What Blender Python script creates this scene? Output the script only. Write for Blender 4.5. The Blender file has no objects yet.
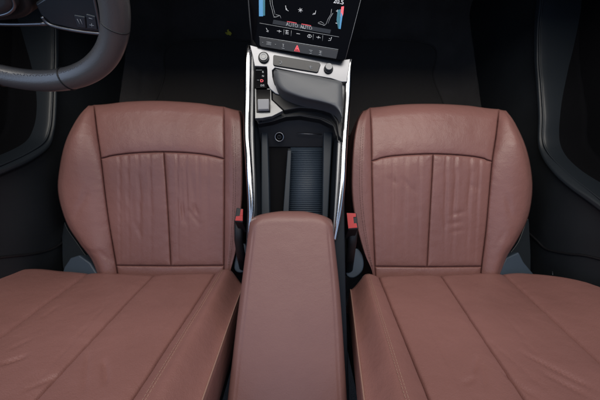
import bpy, bmesh, math, random
from mathutils import Vector, noise
random.seed(4)
R = math.radians
S = bpy.context.scene
C = S.collection

# ---------------------------------------------------------------- camera
CAMZ = 1.08; F = 267.0; TH = R(10.6)
cam = bpy.data.cameras.new('camera'); cam.sensor_width = 36; cam.lens = 36 * F / 600
cam.clip_start = 0.01; cam.clip_end = 100
co = bpy.data.objects.new('camera', cam); C.objects.link(co)
co.location = (0, 0, CAMZ); co.rotation_euler = (TH, 0, 0)
S.camera = co
# ---------------------------------------------------------------- world and light
w = bpy.data.worlds.new('World'); S.world = w; w.use_nodes = True
bg = w.node_tree.nodes['Background']; bg.inputs[0].default_value = (.62, .78, 1, 1); bg.inputs[1].default_value = .07
S.view_settings.view_transform = 'Standard'; S.view_settings.look = 'None'
S.view_settings.exposure = 0; S.view_settings.gamma = 1
def area(name, loc, target, sx, sy, power, col):
    l = bpy.data.lights.new(name, 'AREA'); l.shape = 'RECTANGLE'; l.size = sx; l.size_y = sy
    l.energy = power; l.color = col
    o = bpy.data.objects.new(name, l); C.objects.link(o); o.location = loc
    o.rotation_euler = (Vector(target) - Vector(loc)).to_track_quat('-Z', 'Y').to_euler()
area('windscreen_light', (0, .64, 1.45), (0, .38, .35), 1.8, .5, 15.8, (1, .935, .84))
area('side_window_light_left', (-1.15, -.05, 1.35), (0, .0, .35), 1.2, .5, 3.2, (.50, .68, 1))
area('side_window_light_right', (1.15, -.05, 1.35), (0, .0, .35), 1.2, .5, 2.1, (.50, .68, 1))
area('glass_roof_light', (0, -.45, 1.8), (0, -.1, .3), 1.3, 1.3, 4.2, (.58, .72, 1))

# ---------------------------------------------------------------- materials
def mat(name, col, rough=.5, metal=0, bump=None, spec=.5, emit=0, coat=0, vary=0, sheen=0, vscale=6, soft=0):
    m = bpy.data.materials.new(name); m.use_nodes = True
    nt = m.node_tree; b = nt.nodes['Principled BSDF']
    b.inputs['Base Color'].default_value = (*col, 1); b.inputs['Roughness'].default_value = rough
    b.inputs['Metallic'].default_value = metal; b.inputs['Specular IOR Level'].default_value = spec
    b.inputs['Coat Weight'].default_value = coat
    if sheen: b.inputs['Sheen Weight'].default_value = sheen; b.inputs['Sheen Roughness'].default_value = .4
    if emit: b.inputs['Emission Color'].default_value = (*col, 1); b.inputs['Emission Strength'].default_value = emit
    tc = nt.nodes.new('ShaderNodeTexCoord')
    if vary:
        n = nt.nodes.new('ShaderNodeTexNoise'); n.inputs['Scale'].default_value = vscale; n.inputs['Detail'].default_value = 5
        nt.links.new(tc.outputs['Object'], n.inputs['Vector'])
        r = nt.nodes.new('ShaderNodeMapRange'); r.inputs[1].default_value = .3; r.inputs[2].default_value = .7
        r.inputs[3].default_value = 1 - vary; r.inputs[4].default_value = 1 + vary
        nt.links.new(n.outputs[0], r.inputs[0])
        h = nt.nodes.new('ShaderNodeHueSaturation'); h.inputs['Color'].default_value = (*col, 1)
        nt.links.new(r.outputs[0], h.inputs['Value']); nt.links.new(h.outputs[0], b.inputs['Base Color'])
        r2 = nt.nodes.new('ShaderNodeMapRange'); r2.inputs[1].default_value = .3; r2.inputs[2].default_value = .7
        r2.inputs[3].default_value = rough - .05; r2.inputs[4].default_value = min(1, rough + .06)
        nt.links.new(n.outputs[0], r2.inputs[0]); nt.links.new(r2.outputs[0], b.inputs['Roughness'])
    if bump:
        kind, sc, st, dist = bump
        if kind == 'v':
            t = nt.nodes.new('ShaderNodeTexVoronoi'); t.inputs['Scale'].default_value = sc
        else:
            t = nt.nodes.new('ShaderNodeTexNoise'); t.inputs['Scale'].default_value = sc; t.inputs['Detail'].default_value = 6
        nt.links.new(tc.outputs['Object'], t.inputs['Vector'])
        bp = nt.nodes.new('ShaderNodeBump'); bp.inputs['Strength'].default_value = st; bp.inputs['Distance'].default_value = dist
        nt.links.new(t.outputs[0], bp.inputs['Height']); nt.links.new(bp.outputs[0], b.inputs['Normal'])
        if soft:                                                  # broad soft unevenness under the grain
            n2 = nt.nodes.new('ShaderNodeTexNoise'); n2.inputs['Scale'].default_value = 38; n2.inputs['Detail'].default_value = 4
            nt.links.new(tc.outputs['Object'], n2.inputs['Vector'])
            b2 = nt.nodes.new('ShaderNodeBump'); b2.inputs['Strength'].default_value = soft; b2.inputs['Distance'].default_value = .004
            nt.links.new(n2.outputs[0], b2.inputs['Height']); nt.links.new(b2.outputs[0], bp.inputs['Normal'])
    return m
LEATHER = mat('brown_leather', (.270, .128, .114), .38, bump=('v', 520, .4, .0006), vary=.10, spec=.5, soft=.4, vscale=4)
LEATHER_A = mat('brown_leather_armrest', (.222, .110, .098), .44, bump=('v', 520, .3, .0005), vary=.06, soft=.22)  # same leather as the seats; dimmer light is put into its colour
THREAD = mat('pale_thread', (.42, .26, .2), .7)
DARKTHREAD = mat('brown_thread', (.16, .075, .06), .7)
PIPE = mat('pale_piping', (.36, .21, .17), .5)
BLACKPL = mat('black_plastic', (.008, .008, .01), .5, bump=('n', 300, .2, .0004))
SATINBLK = mat('charcoal_plastic', (.022, .024, .028), .38)
BLUEPL = mat('slate_plastic', (.045, .065, .092), .5, bump=('n', 400, .2, .0004))
DOORPL = mat('door_plastic', (.012, .0145, .018), .55, bump=('n', 350, .3, .0004), vary=.1)
POCKET = mat('pocket_lining', (.004, .004, .005), .9, spec=.1)
DOORTOP = mat('door_trim', (.016, .021, .027), .42, bump=('n', 350, .3, .0004))
CARPET = mat('black_carpet', (.075, .070, .070), .95, bump=('n', 500, 1, .002), spec=.1, vary=.25)
CARPET2 = mat('black_mat', (.060, .056, .056), .95, bump=('n', 600, 1, .002), spec=.1)
CHROME = mat('chrome', (.60, .595, .615), .15, 1)
SATIN = mat('satin_aluminium', (.21, .215, .235), .36, 1, bump=('n', 260, .08, .0003))
SATIN2 = mat('satin_grey_paint', (.22, .225, .235), .38, .6)
GLASS = mat('black_glass', (.002, .002, .003), .06, spec=.05)
GLOSS = mat('gloss_black', (.004, .004, .005), .12, spec=.12)
BUTTON = mat('button_grey', (.03, .031, .035), .42)
PADL = mat('grey_leather_pad', (.10, .105, .115), .48, bump=('v', 600, .3, .0004), vary=.05)
WHEELL = mat('wheel_leather', (.085, .080, .079), .36, bump=('v', 600, .3, .0003), vary=.08, spec=1)
WHEELD = mat('wheel_plastic', (.03, .029, .031), .45)
SPOKE = mat('spoke_gloss', (.025, .030, .037), .2)
SPOKEB = mat('spoke_button', (.035, .042, .052), .28)
RED = mat('red_plastic', (.50, .035, .035), .4)
REDE = mat('red_light', (.85, .10, .13), .4, emit=.5)
WHITE = mat('white_icon', (.5, .52, .56), .5, emit=.25)
GREYI = mat('grey_icon', (.33, .35, .38), .5, emit=.08)
BLUEE = mat('blue_bar', (.07, .24, .45), .4, emit=.3)
TEALE = mat('teal_bar', (.03, .13, .18), .4, emit=.3)
RUBBER = mat('rubber_mat', (.028, .042, .062), .5)
LEDGE = mat('ledge_plastic', (.017, .024, .034), .5, spec=.3)
TRAY = mat('tray_plastic', (.008, .011, .016), .55, spec=.2)
TOGGLE = mat('toggle_grey', (.32, .32, .33), .45)
LEAF = mat('yellow_leaf', (.75, .66, .08), .6)

# ---------------------------------------------------------------- geometry helpers
sn, cs = math.sin(TH), math.cos(TH)
def ray(u, v):
    dx = (u - 300) / F; dy = -(v - 200) / F
    return Vector((dx, dy * cs + sn, dy * sn - cs))
CP = Vector((0, 0, CAMZ))
def P(u, v, z):                      # point of the ray through photo pixel (u,v) at height z
    d = ray(u, v); return CP + d * ((z - CAMZ) / d.z)
def PX(u, v, x):                     # ... on the upright plane at this x
    d = ray(u, v); return CP + d * (x / d.x)
class Plane:                         # a flat frame in space: origin, right, up, normal
    def __init__(s, o, r, up):
        s.o = Vector(o); s.r = Vector(r).normalized(); s.n = s.r.cross(Vector(up)).normalized(); s.u = s.n.cross(s.r)
    def hit(s, u, v, h=0):
        d = ray(u, v); o = s.o + s.n * h
        return CP + d * ((o - CP).dot(s.n) / d.dot(s.n))
    def loc(s, p):
        q = p - s.o; return q.dot(s.r), q.dot(s.u)
    def at(s, x, y, h=0): return s.o + s.r * x + s.u * y + s.n * h

def thing(name, loc, label, cat, group=None):
    o = bpy.data.objects.new(name, None); C.objects.link(o); o.location = loc
    o.empty_display_size = .05
    o['label'] = label; o['category'] = cat
    if group: o['group'] = group
    return o
def root_loc(p):
    while p is not None and p.parent is not None: p = p.parent
    return Vector(p.location) if p is not None else Vector((0, 0, 0))
def mesh(name, verts, faces, m, parent=None, smooth=True, bevel=0, segs=3, label=None, loc=None, angle=None):
    me = bpy.data.meshes.new(name)
    off = root_loc(parent) if parent is not None else Vector(loc or (0, 0, 0))
    me.from_pydata([Vector(v) - off for v in verts], [], faces)
    bm = bmesh.new(); bm.from_mesh(me)
    bmesh.ops.remove_doubles(bm, verts=bm.verts, dist=1e-6)
    bmesh.ops.recalc_face_normals(bm, faces=bm.faces)
    bm.to_mesh(me); bm.free()
    me.materials.append(m)
    o = bpy.data.objects.new(name, me); C.objects.link(o)
    if parent is not None: o.parent = parent
    else: o.location = off
    for p in me.polygons: p.use_smooth = smooth
    if bevel:
        b = o.modifiers.new('b', 'BEVEL'); b.width = bevel; b.segments = segs; b.limit_method = 'ANGLE'; b.angle_limit = R(30)
        b.harden_normals = True
    if label: o['label'] = label
    return o
def spline(pts, n=8, closed=False):
    out = []; N = len(pts); rng = N if closed else N - 1
    for i in range(rng):
        g = lambda k: pts[k % N] if closed else pts[max(0, min(N - 1, k))]
        p0, p1, p2, p3 = [Vector(g(i + k)) for k in (-1, 0, 1, 2)]
        for j in range(n):
            t = j / n
            out.append(.5 * ((2 * p1) + (p2 - p0) * t + (2 * p0 - 5 * p1 + 4 * p2 - p3) * t * t + (3 * p1 - p0 - 3 * p2 + p3) * t ** 3))
    if not closed: out.append(Vector(pts[-1]))
    return out
def prism_data(top, d):              # top: list of Vectors; d: Vector offset to the bottom
    n = len(top); v = list(top) + [p + d for p in top]
    f = [list(range(n)), list(range(2 * n - 1, n - 1, -1))]
    for i in range(n): f.append([i, (i + 1) % n, n + (i + 1) % n, n + i])
    return v, f
def prism(name, top, d, m, parent=None, bevel=0, label=None, segs=3):
    v, f = prism_data([Vector(p) for p in top], Vector(d))
    return mesh(name, v, f, m, parent, smooth=bool(bevel), bevel=bevel, label=label, segs=segs)
def slab(name, px, z, th, m, parent=None, bevel=0, sm=0, label=None):   # flat piece: outline read off the photo, at its own height z
    if sm: px = [tuple(q) for q in spline([(*p, 0) for p in px], sm, True)]
    zz = z if callable(z) else (lambda u, v: z)
    return prism(name, [P(q[0], q[1], zz(q[0], q[1])) for q in px], (0, 0, -th), m, parent, bevel, label)
def merge(parts):
    V, Fs = [], []
    for v, f in parts:
        k = len(V); V += v; Fs += [[i + k for i in q] for q in f]
    return V, Fs
def tube_data(pts, r, n=10, closed=False, up=Vector((0, 0, 1)), flat=1.0):
    pts = [Vector(p) for p in pts]; N = len(pts); V = []; Fs = []
    for i, p in enumerate(pts):
        a = pts[(i + 1) % N] if closed or i < N - 1 else p
        b = pts[i - 1] if closed or i > 0 else p
        t = (a - b).normalized(); s = t.cross(up)
        if s.length < 1e-4: s = t.cross(Vector((0, 1, 0)))
        s.normalize(); q = s.cross(t).normalized()
        rr = r[i] if isinstance(r, (list, tuple)) else r
        for k in range(n):
            an = 2 * math.pi * k / n
            V.append(p + s * math.cos(an) * rr + q * math.sin(an) * rr * flat)
    for i in range(N if closed else N - 1):
        for k in range(n):
            j = (i + 1) % N
            Fs.append([i * n + k, i * n + (k + 1) % n, j * n + (k + 1) % n, j * n + k])
    if not closed:
        Fs.append(list(range(n))[::-1]); Fs.append([(N - 1) * n + k for k in range(n)])
    return V, Fs
def tube(name, pts, r, m, parent=None, **k):
    lab = k.pop('label', None); v, f = tube_data(pts, r, **k); return mesh(name, v, f, m, parent, label=lab)
def box_data(c, sx, sy, sz, ax=(1, 0, 0), ay=(0, 1, 0)):
    ax = Vector(ax).normalized(); ay = Vector(ay).normalized(); az = ax.cross(ay); c = Vector(c)
    v = [c + ax * (sx / 2 * i) + ay * (sy / 2 * j) + az * (sz / 2 * k) for i in (-1, 1) for j in (-1, 1) for k in (-1, 1)]
    return v, [[0, 1, 3, 2], [4, 6, 7, 5], [0, 4, 5, 1], [2, 3, 7, 6], [0, 2, 6, 4], [1, 5, 7, 3]]
def disc_data(c, n, r, h, seg=28, r2=None, inner=None):
    c = Vector(c); n = Vector(n).normalized(); s = n.orthogonal().normalized(); t = n.cross(s); r2 = r2 or r
    ring = lambda rr, hh: [c + n * hh + (s * math.cos(2 * math.pi * k / seg) + t * math.sin(2 * math.pi * k / seg)) * rr for k in range(seg)]
    if inner is None:
        v = ring(r, 0) + ring(r2, h); f = [list(range(seg))[::-1], [seg + k for k in range(seg)]]
        f += [[k, (k + 1) % seg, seg + (k + 1) % seg, seg + k] for k in range(seg)]
        return v, f
    v = ring(r, 0) + ring(r2, h) + ring(inner, h) + ring(inner, 0); f = []
    for q in range(4):
        a, b = q * seg, ((q + 1) % 4) * seg
        f += [[a + k, a + (k + 1) % seg, b + (k + 1) % seg, b + k] for k in range(seg)]
    return v, f
def interp(poly, v):                 # poly: [(u,v)...] sorted by v -> u at v, extrapolated
    if v <= poly[0][1]: a, b = poly[0], poly[1]
    elif v >= poly[-1][1]: a, b = poly[-2], poly[-1]
    else:
        for a, b in zip(poly, poly[1:]):
            if a[1] <= v <= b[1]: break
    return a[0] + (b[0] - a[0]) * (v - a[1]) / (b[1] - a[1])
def smcurve(poly, n=10): return [(p.x, p.y) for p in spline([(*q, 0) for q in poly], n)]
def sst(x, a, b):
    t = max(0, min(1, (x - a) / (b - a))); return t * t * (3 - 2 * t)
def seg_dist(p, a, b):
    ax, ay = a; bx, by = b; px, py = p; dx, dy = bx - ax, by - ay
    t = max(0, min(1, ((px - ax) * dx + (py - ay) * dy) / (dx * dx + dy * dy)))
    return math.hypot(px - ax - t * dx, py - ay - t * dy), t
def dense(n): return [.5 - .5 * math.cos(math.pi * i / n) for i in range(n + 1)]
def mixd(n): return [.5 * (i / n) + .5 * (.5 - .5 * math.cos(math.pi * i / n)) for i in range(n + 1)]
def grid_parts(rows, cuts, name_mat, parent):   # rows: 2D list of Vectors; cuts: (name, mat, r0, r1, c0, c1)
    out = []
    for nm, m, r0, r1, c0, c1 in cuts:
        V, Fs = [], []; W = c1 - c0 + 1
        for r in range(r0, r1 + 1): V += rows[r][c0:c1 + 1]
        for r in range(r1 - r0):
            for c in range(W - 1): Fs.append([r * W + c, r * W + c + 1, (r + 1) * W + c + 1, (r + 1) * W + c])
        out.append(mesh(nm, V, Fs, m, parent))
    return out
def stitch_data(pts, nrm, length=.0042, gap=.0022, wd=.0009):
    parts = []; pts = [Vector(p) for p in pts]; acc = 0
    for a, b in zip(pts, pts[1:]):
        L = (b - a).length; d = (b - a) / L; s = -acc
        while s < L:
            if s >= 0:
                c = a + d * (s + length / 2); ay = d; ax = ay.cross(nrm).normalized()
                parts.append(box_data(c, wd, length, wd, ax, ay))
            s += length + gap
        acc = L - s + (length + gap); acc = 0 if acc < 0 else acc
        acc = 0
    return merge(parts)

# ================================================================ THE SETTING
def struct(o): o['kind'] = 'structure'; return o
V, Fs = [], []
nx, ny = 60, 60
for j in range(ny + 1):
    for i in range(nx + 1):
        x = -.82 + 1.64 * i / nx; y = -.8 + 2.2 * j / ny
        z = .01 * noise.noise(Vector((x * 5, y * 5, 0)))
        z += .30 * sst(y, .95, 1.35) ** 1.2                       # toe board rising under the dashboard
        z += .10 * sst(abs(x), .70, .76)                          # sill
        V.append((x, y, z))
for j in range(ny):
    for i in range(nx): a = j * (nx + 1) + i; Fs.append([a, a + 1, a + nx + 2, a + nx + 1])
struct(mesh('floor', V, Fs, CARPET))

def floor_mat(label, x0, x1):
    r = thing('floor_mat', ((x0 + x1) / 2, .75, .012), label, 'floor mat', 'floor mats in the footwells')
    def ol(g):
        return spline([(x0 + g, .5 + g, .016), (x1 - g, .5 + g, .016), (x1 - g - .01, .75, .016), (x1 - g - .02, .92 - g, .016), (x0 + g + .03, .92 - g, .016), (x0 + g, .75, .016)], 10, True)
    prism('mat_body', [p + Vector((0, 0, .004)) for p in ol(.004)], (0, 0, -.010), CARPET2, r)
    tube('edge_binding', [p + Vector((0, 0, .004)) for p in ol(0)], .0035, CARPET2, r, closed=True, n=6)
floor_mat('black carpet mat in the footwell under the steering wheel', -.60, -.15)
floor_mat('black carpet mat in the footwell in front of the seat on the right', .13, .60)
# yellow leaf
p = P(228.5, 32.5, .026)
lf = []
ol = [(-.011, -.004), (-.004, -.010), (.0, -.006), (.007, -.012), (.012, -.004), (.008, .002), (.002, .004), (.0, .013), (-.006, .010), (-.004, .002), (-.012, .003)]
lv = [p + Vector((a * 1.25, b * 1.25, .003 * math.sin(a * 300 + b * 200))) for a, b in ol]
v, f = prism_data(lv, Vector((0, 0, -.0012)))
o = mesh('fallen_leaf', v, f, LEAF, None, smooth=False, loc=p)
o['label'] = 'tiny yellow leaf lying on the dark footwell floor left of the screen'; o['category'] = 'leaf'

# ================================================================ DASHBOARD (above the top edge of the frame; shades the footwells)
dash = thing('dashboard', (0, .8, .5), 'black dashboard shelf beyond the touch screen, over the footwells', 'dashboard')
prof = [(.64, .66), (.62, .72), (.66, .80), (.74, .85), (1.2, .93), (1.35, .93), (1.35, .45), (1.0, .47), (.8, .52)]
v = [(-.82, y, z) for y, z in prof] + [(.82, y, z) for y, z in prof]; n = len(prof)
f = [list(range(n))[::-1], [n + k for k in range(n)]] + [[k, (k + 1) % n, n + (k + 1) % n, n + k] for k in range(n)]
mesh('dash_body', v, f, BLACKPL, dash, smooth=True, bevel=.012)
tube('trim_strip', [(-.8, .612, .73), (.8, .612, .73)], .005, SATIN, dash, n=8)

# ================================================================ DOORS
def door(side, label):
    X = .745 * side; r = thing('car_door', (X, .1, 0), label, 'door', 'front doors')
    mu = (lambda u: u) if side > 0 else None
    # control outlines in photo pixels for each side
    if side < 0:
        open_ = [(-60, 195), (-20, 172), (0, 164), (22, 154), (40, 142), (46, 128), (48, 108), (49, 80), (50, 50), (48, 10), (30, -60), (-80, -90), (-200, 60), (-160, 200)]
        low = [(-80, 268), (0, 257), (25, 254), (46, 249), (62, 240), (80, 225)]
    else:
        open_ = [(680, 262), (640, 229), (600, 196), (582, 182), (566, 168), (553, 154), (547, 140), (547, 115), (545, 85), (543, 56), (545, 10), (560, -60), (700, -90), (860, 60), (800, 330)]
        low = [(700, 292), (600, 258), (575, 254), (552, 249), (540, 240), (520, 224)]
    def yz(q): p = PX(q[0], q[1], X); return (p.y, p.z)
    osp = [yz(q) for q in open_ if abs(q[0] - 300) > 150]
    osp = [(p.x, p.y) for p in spline([(*q, 0) for q in osp], 12, True)]
    lo = [yz(q) for q in low]; lo = [(p.x, p.y) for p in spline([(*q, 0) for q in lo], 5)]
    def inside(p):
        c = False; n = len(osp)
        for i in range(n):
            a, b = osp[i], osp[(i + 1) % n]
            if (a[1] > p[1]) != (b[1] > p[1]) and p[0] < (b[0] - a[0]) * (p[1] - a[1]) / (b[1] - a[1]) + a[0]: c = not c
        return c
    cy = sum(q[0] for q in osp) / len(osp); cz = sum(q[1] for q in osp) / len(osp)
    NA = len(osp); fs = [.02 + .8 * i / 12 for i in range(12)] + [.84, .88, .91, .93, .945, .96, .97, .98, .99, 1, 1.006, 1.012, 1.02, 1.03, 1.042, 1.055, 1.07, 1.085, 1.10, 1.12, 1.14, 1.16, 1.18]
    while fs[-1] < 6: fs.append(fs[-1] * 1.009)
    rows = []
    for fq in fs:
        row = []
        for (a, b) in osp:
            y = cy + (a - cy) * fq; z = cz + (b - cz) * fq
            if fq > 1: y = max(-.55, min(1.05, y)); z = max(.08, min(.82, z))
            sd = (fq - 1) * math.hypot(a - cy, b - cz)
            dep = .10 * sst(-sd, -.001, .016); rim = .016 * sst(sd, -.004, .010) * (1 - sst(fq, 1.10, 1.17))
            dl = min(seg_dist((y, z), lo[k], lo[k + 1])[0] for k in range(len(lo) - 1)) if fq > 1 else 1
            gr = 0
            belly = .02 * math.exp(-((z - .33) / .10) ** 2) * sst(.35 - y, 0, .2)
            row.append(Vector((X + side * (dep - rim + gr - belly + .02 * (z - .3)), y, z)))
        rows.append(row + [row[0]])
    grid_parts(rows, [('door_pocket', POCKET, 0, 17, 0, NA), ('pocket_surround', DOORTOP, 17, 31, 0, NA), ('door_panel', DOORPL, 31, len(rows) - 1, 0, NA)], None, r)
    prism('door_shell', [(X + side * .13, -.56, .08), (X + side * .17, -.56, .08), (X + side * .17, 1.06, .08), (X + side * .13, 1.06, .08)], (0, 0, .72), BLACKPL, r)
    # rolled edge of the opening
    es = osp
    pts = [Vector((X - side * .008 + side * .02 * (q[1] - .3), q[0], q[1])) for q in es if .12 < q[1] < .76 and -.5 < q[0] < 1.0]
    tube('pocket_edge', [p + Vector((-side * .004, 0, 0)) for p in pts], .0022, DOORTOP, r, closed=False, n=10, up=Vector((1, 0, 0)))
    sx = 41.5 if side < 0 else 552
    a = PX(sx, 252, X - side * .013); b = PX(sx + (1 if side > 0 else -1), 275, X - side * .016)
    v, f = tube_data([a, b], .0011, n=6); mesh('white_stitch_line', v, f, GREYI, r)  # white stitch line on the door, made to glow faintly
    pts = [Vector((X + side * (-.020 * math.exp(-((q[1] - .33) / .10) ** 2) * sst(.35 - q[0], 0, .2) + .02 * (q[1] - .3) - .001), q[0], q[1])) for q in lo if -.5 < q[0] < 1.0]
    tube('panel_joint', pts, .0035, BLACKPL, r, n=8, up=Vector((1, 0, 0)))
    return r
door(-1, 'dark door panel with deep black pocket, beside the seat behind the steering wheel')
door(1, 'dark door panel with a slanting slate grey edge, beside the seat on the right')

# ================================================================ SEATS
def cushion(side, r, K):
    """K: photo outlines of the seams (ordered outer -> inner)."""
    cols = [smcurve(c) for c in K['cols']]                       # S0 outer edge, S1 outer seam, S2 centre, S3 inner seam, S4 inner edge
    fr, pn = K['front'], K['panel']                              # (fraction position 0..4 , v)
    fr = smcurve(fr); pn = smcurve(pn)
    def vf(c): return interp(fr, c)
    def vp(c): return interp(pn, c)
    cn = [26, 46, 46, 22]
    cc = []                                                      # column coordinates 0..4
    for k in range(4):
        for t in mixd(cn[k])[:-1]: cc.append(k + t)
    cc.append(4.0)
    rb = [('f', t) for t in mixd(46)[:-1]] + [('m', t) for t in mixd(90)[:-1]] + [('s', t) for t in mixd(14)]
    rows = []
    for ph, t in rb:
        row = []
        for c in cc:
            ve = K['end'] - .5 * abs(c - 2)
            if ph == 'f': v = vf(c) + (vp(c) - vf(c)) * t
            elif ph == 'm': v = vp(c) + (ve - vp(c)) * t
            else: v = ve + (K['end'] + 14 - ve) * t
            k = min(3, int(c)); fu = c - k
            ua, ub = interp(cols[k], v), interp(cols[k + 1], v)
            u = ua + (ub - ua) * fu
            m = .00265                                            # metres per photo pixel at this depth
            # ---- height
            bb = (v - 105) / 165
            z = .390 - .10 * sst(bb, .10, 1.25)
            dfr = max(0, (v - vf(c)) * m)
            if dfr < .03: z -= .03 - math.sqrt(max(0, .03 ** 2 - (.03 - dfr) ** 2))
            if k == 0:
                wd = max(.004, abs(ub - ua) * m); s = (1 - fu); amp = min(1, wd / .08)
                z += amp * (.026 * math.sin(math.pi * min(1, s / .8) * .5) )
                de = fu * wd; rr = min(.020, wd * .4)
                if de < rr: z -= (rr - math.sqrt(max(0, rr * rr - (rr - de) ** 2)))
            if k == 0: z -= .0016 * math.exp(-((fu * max(.004, abs(ub - ua) * m) - .006) / .0016) ** 2)
            if k == 3:
                z += .007 * math.sin(math.pi * min(1, fu / .5) * .5) - .004 * sst(fu, .3, .8) - .080 * sst(fu, .84, 1.0)
            # ---- seams
            g = 0
            ds = []
            for q in (1, 3):
                ds.append(abs(u - interp(cols[q], v)) * m)
            ins = 1 <= c <= 3
            if ins and ph == 'm': ds.append(abs(c - 2) * abs(interp(cols[3], v) - interp(cols[1], v)) / 2 * m if v > vp(2) else 9)
            if ins: ds.append(abs(v - vp(c)) * m); ds.append(abs(v - ve) * m)
            d = min(ds)
            g -= .0075 * math.exp(-(d / .0014) ** 2)
            g += .0035 * (1 - math.exp(-(d / .009) ** 1.2)) - .002 + .0010 * math.exp(-d / .016) * noise.noise(Vector((u * .10, v * .16, side * 5))) + .0006 * math.exp(-d / .008) * noise.noise(Vector((u * .4, v * .5, side * 9)))
            # ---- pleats
            if ins and ph == 'm':
                for (pu0, pu1, amp, wdt) in K['pleats']:
                    pu = pu0 + (pu1 - pu0) * t
                    fade = (1 - .72 * sst(t, .35, 1.0)) * sst(t, -.02, .04)
                    dd = (u - pu) * m
                    g -= amp * 1.15 * fade * math.exp(-(dd / (wdt * (.30 if dd < 0 else .75))) ** 2)
                    g += amp * .34 * fade * math.exp(-((dd - wdt * 1.9) / (wdt * 1.5)) ** 2)
            # ---- creases
            for (x0, y0, x1, y1, wdt, amp) in K['creases']:
                if abs(u - (x0 + x1) / 2) < 40 and abs(v - (y0 + y1) / 2) < 60:
                    dd, tt = seg_dist((u, v), (x0, y0), (x1, y1))
                    g -= amp * math.exp(-(dd / wdt) ** 2) * math.sin(math.pi * (.12 + .76 * tt)) ** .7
            P0 = Vector((u * .022, v * .012, side * 7))
            g += .0016 * noise.noise(P0) + .0007 * noise.noise(P0 * 3.1)
            row.append(P(u, v, z + g))
        rows.append(row)
    # skirts: front and both sides are turned under
    sk = []
    for dz, dy in ((-.16, -.07), (-.09, -.055), (-.045, -.035), (-.02, -.012)):
        sk.append([p + Vector((0, dy, dz)) for p in rows[0]])
    n_sk = len(sk); rows = sk + rows
    cx = sum((row[len(row) // 2].x for row in rows)) / len(rows)
    new = []
    for row in rows:
        so = -1 if row[0].x < cx else 1
        o1 = [row[0] + Vector((-so * a, 0, b)) for a, b in ((.055, -.16), (.045, -.10), (.028, -.055), (.010, -.022))]
        i1 = [row[-1] + Vector((-so * a * -1 * -1, 0, b)) for a, b in ((.000, -.03), (.0, -.09), (-.0, -.14))]
        new.append(o1 + row + i1)
    rows = new
    c0 = 4; cI = [c0 + sum(cn[:k]) for k in range(5)]
    r1 = n_sk + 46; r2 = r1 + 90; r3 = len(rows) - 1
    grid_parts(rows, [
        ('seat_bolster', LEATHER, 0, r3, 0, cI[1]),
        ('thigh_panel', LEATHER, 0, r1, cI[1], cI[3]),
        ('pleated_insert', LEATHER, r1, r2, cI[1], cI[2]),
        ('pleated_insert', LEATHER, r1, r2, cI[2], cI[3]),
        ('rear_strip', LEATHER, r2, r3, cI[1], cI[3]),
        ('seat_bolster', LEATHER, 0, r3, cI[3], len(rows[0]) - 1)], None, r)
    # a few stitches down the inner bolster
    mp = []
    for c in (.44, .52):
        pts = []
        for row in rows[n_sk + 16:r2 + 4:6]:
            a = row[cI[3]:]; q = c * 22; i = int(q); p = a[i].lerp(a[i + 1], q - i)
            pts.append(p + Vector((0, 0, .0006)))
        mp.append(stitch_data(pts, Vector((0, 0, 1)), .004, .0025, .0008))
    v, f = merge(mp); mesh('stitching', v, f, DARKTHREAD, r, smooth=False)

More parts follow.
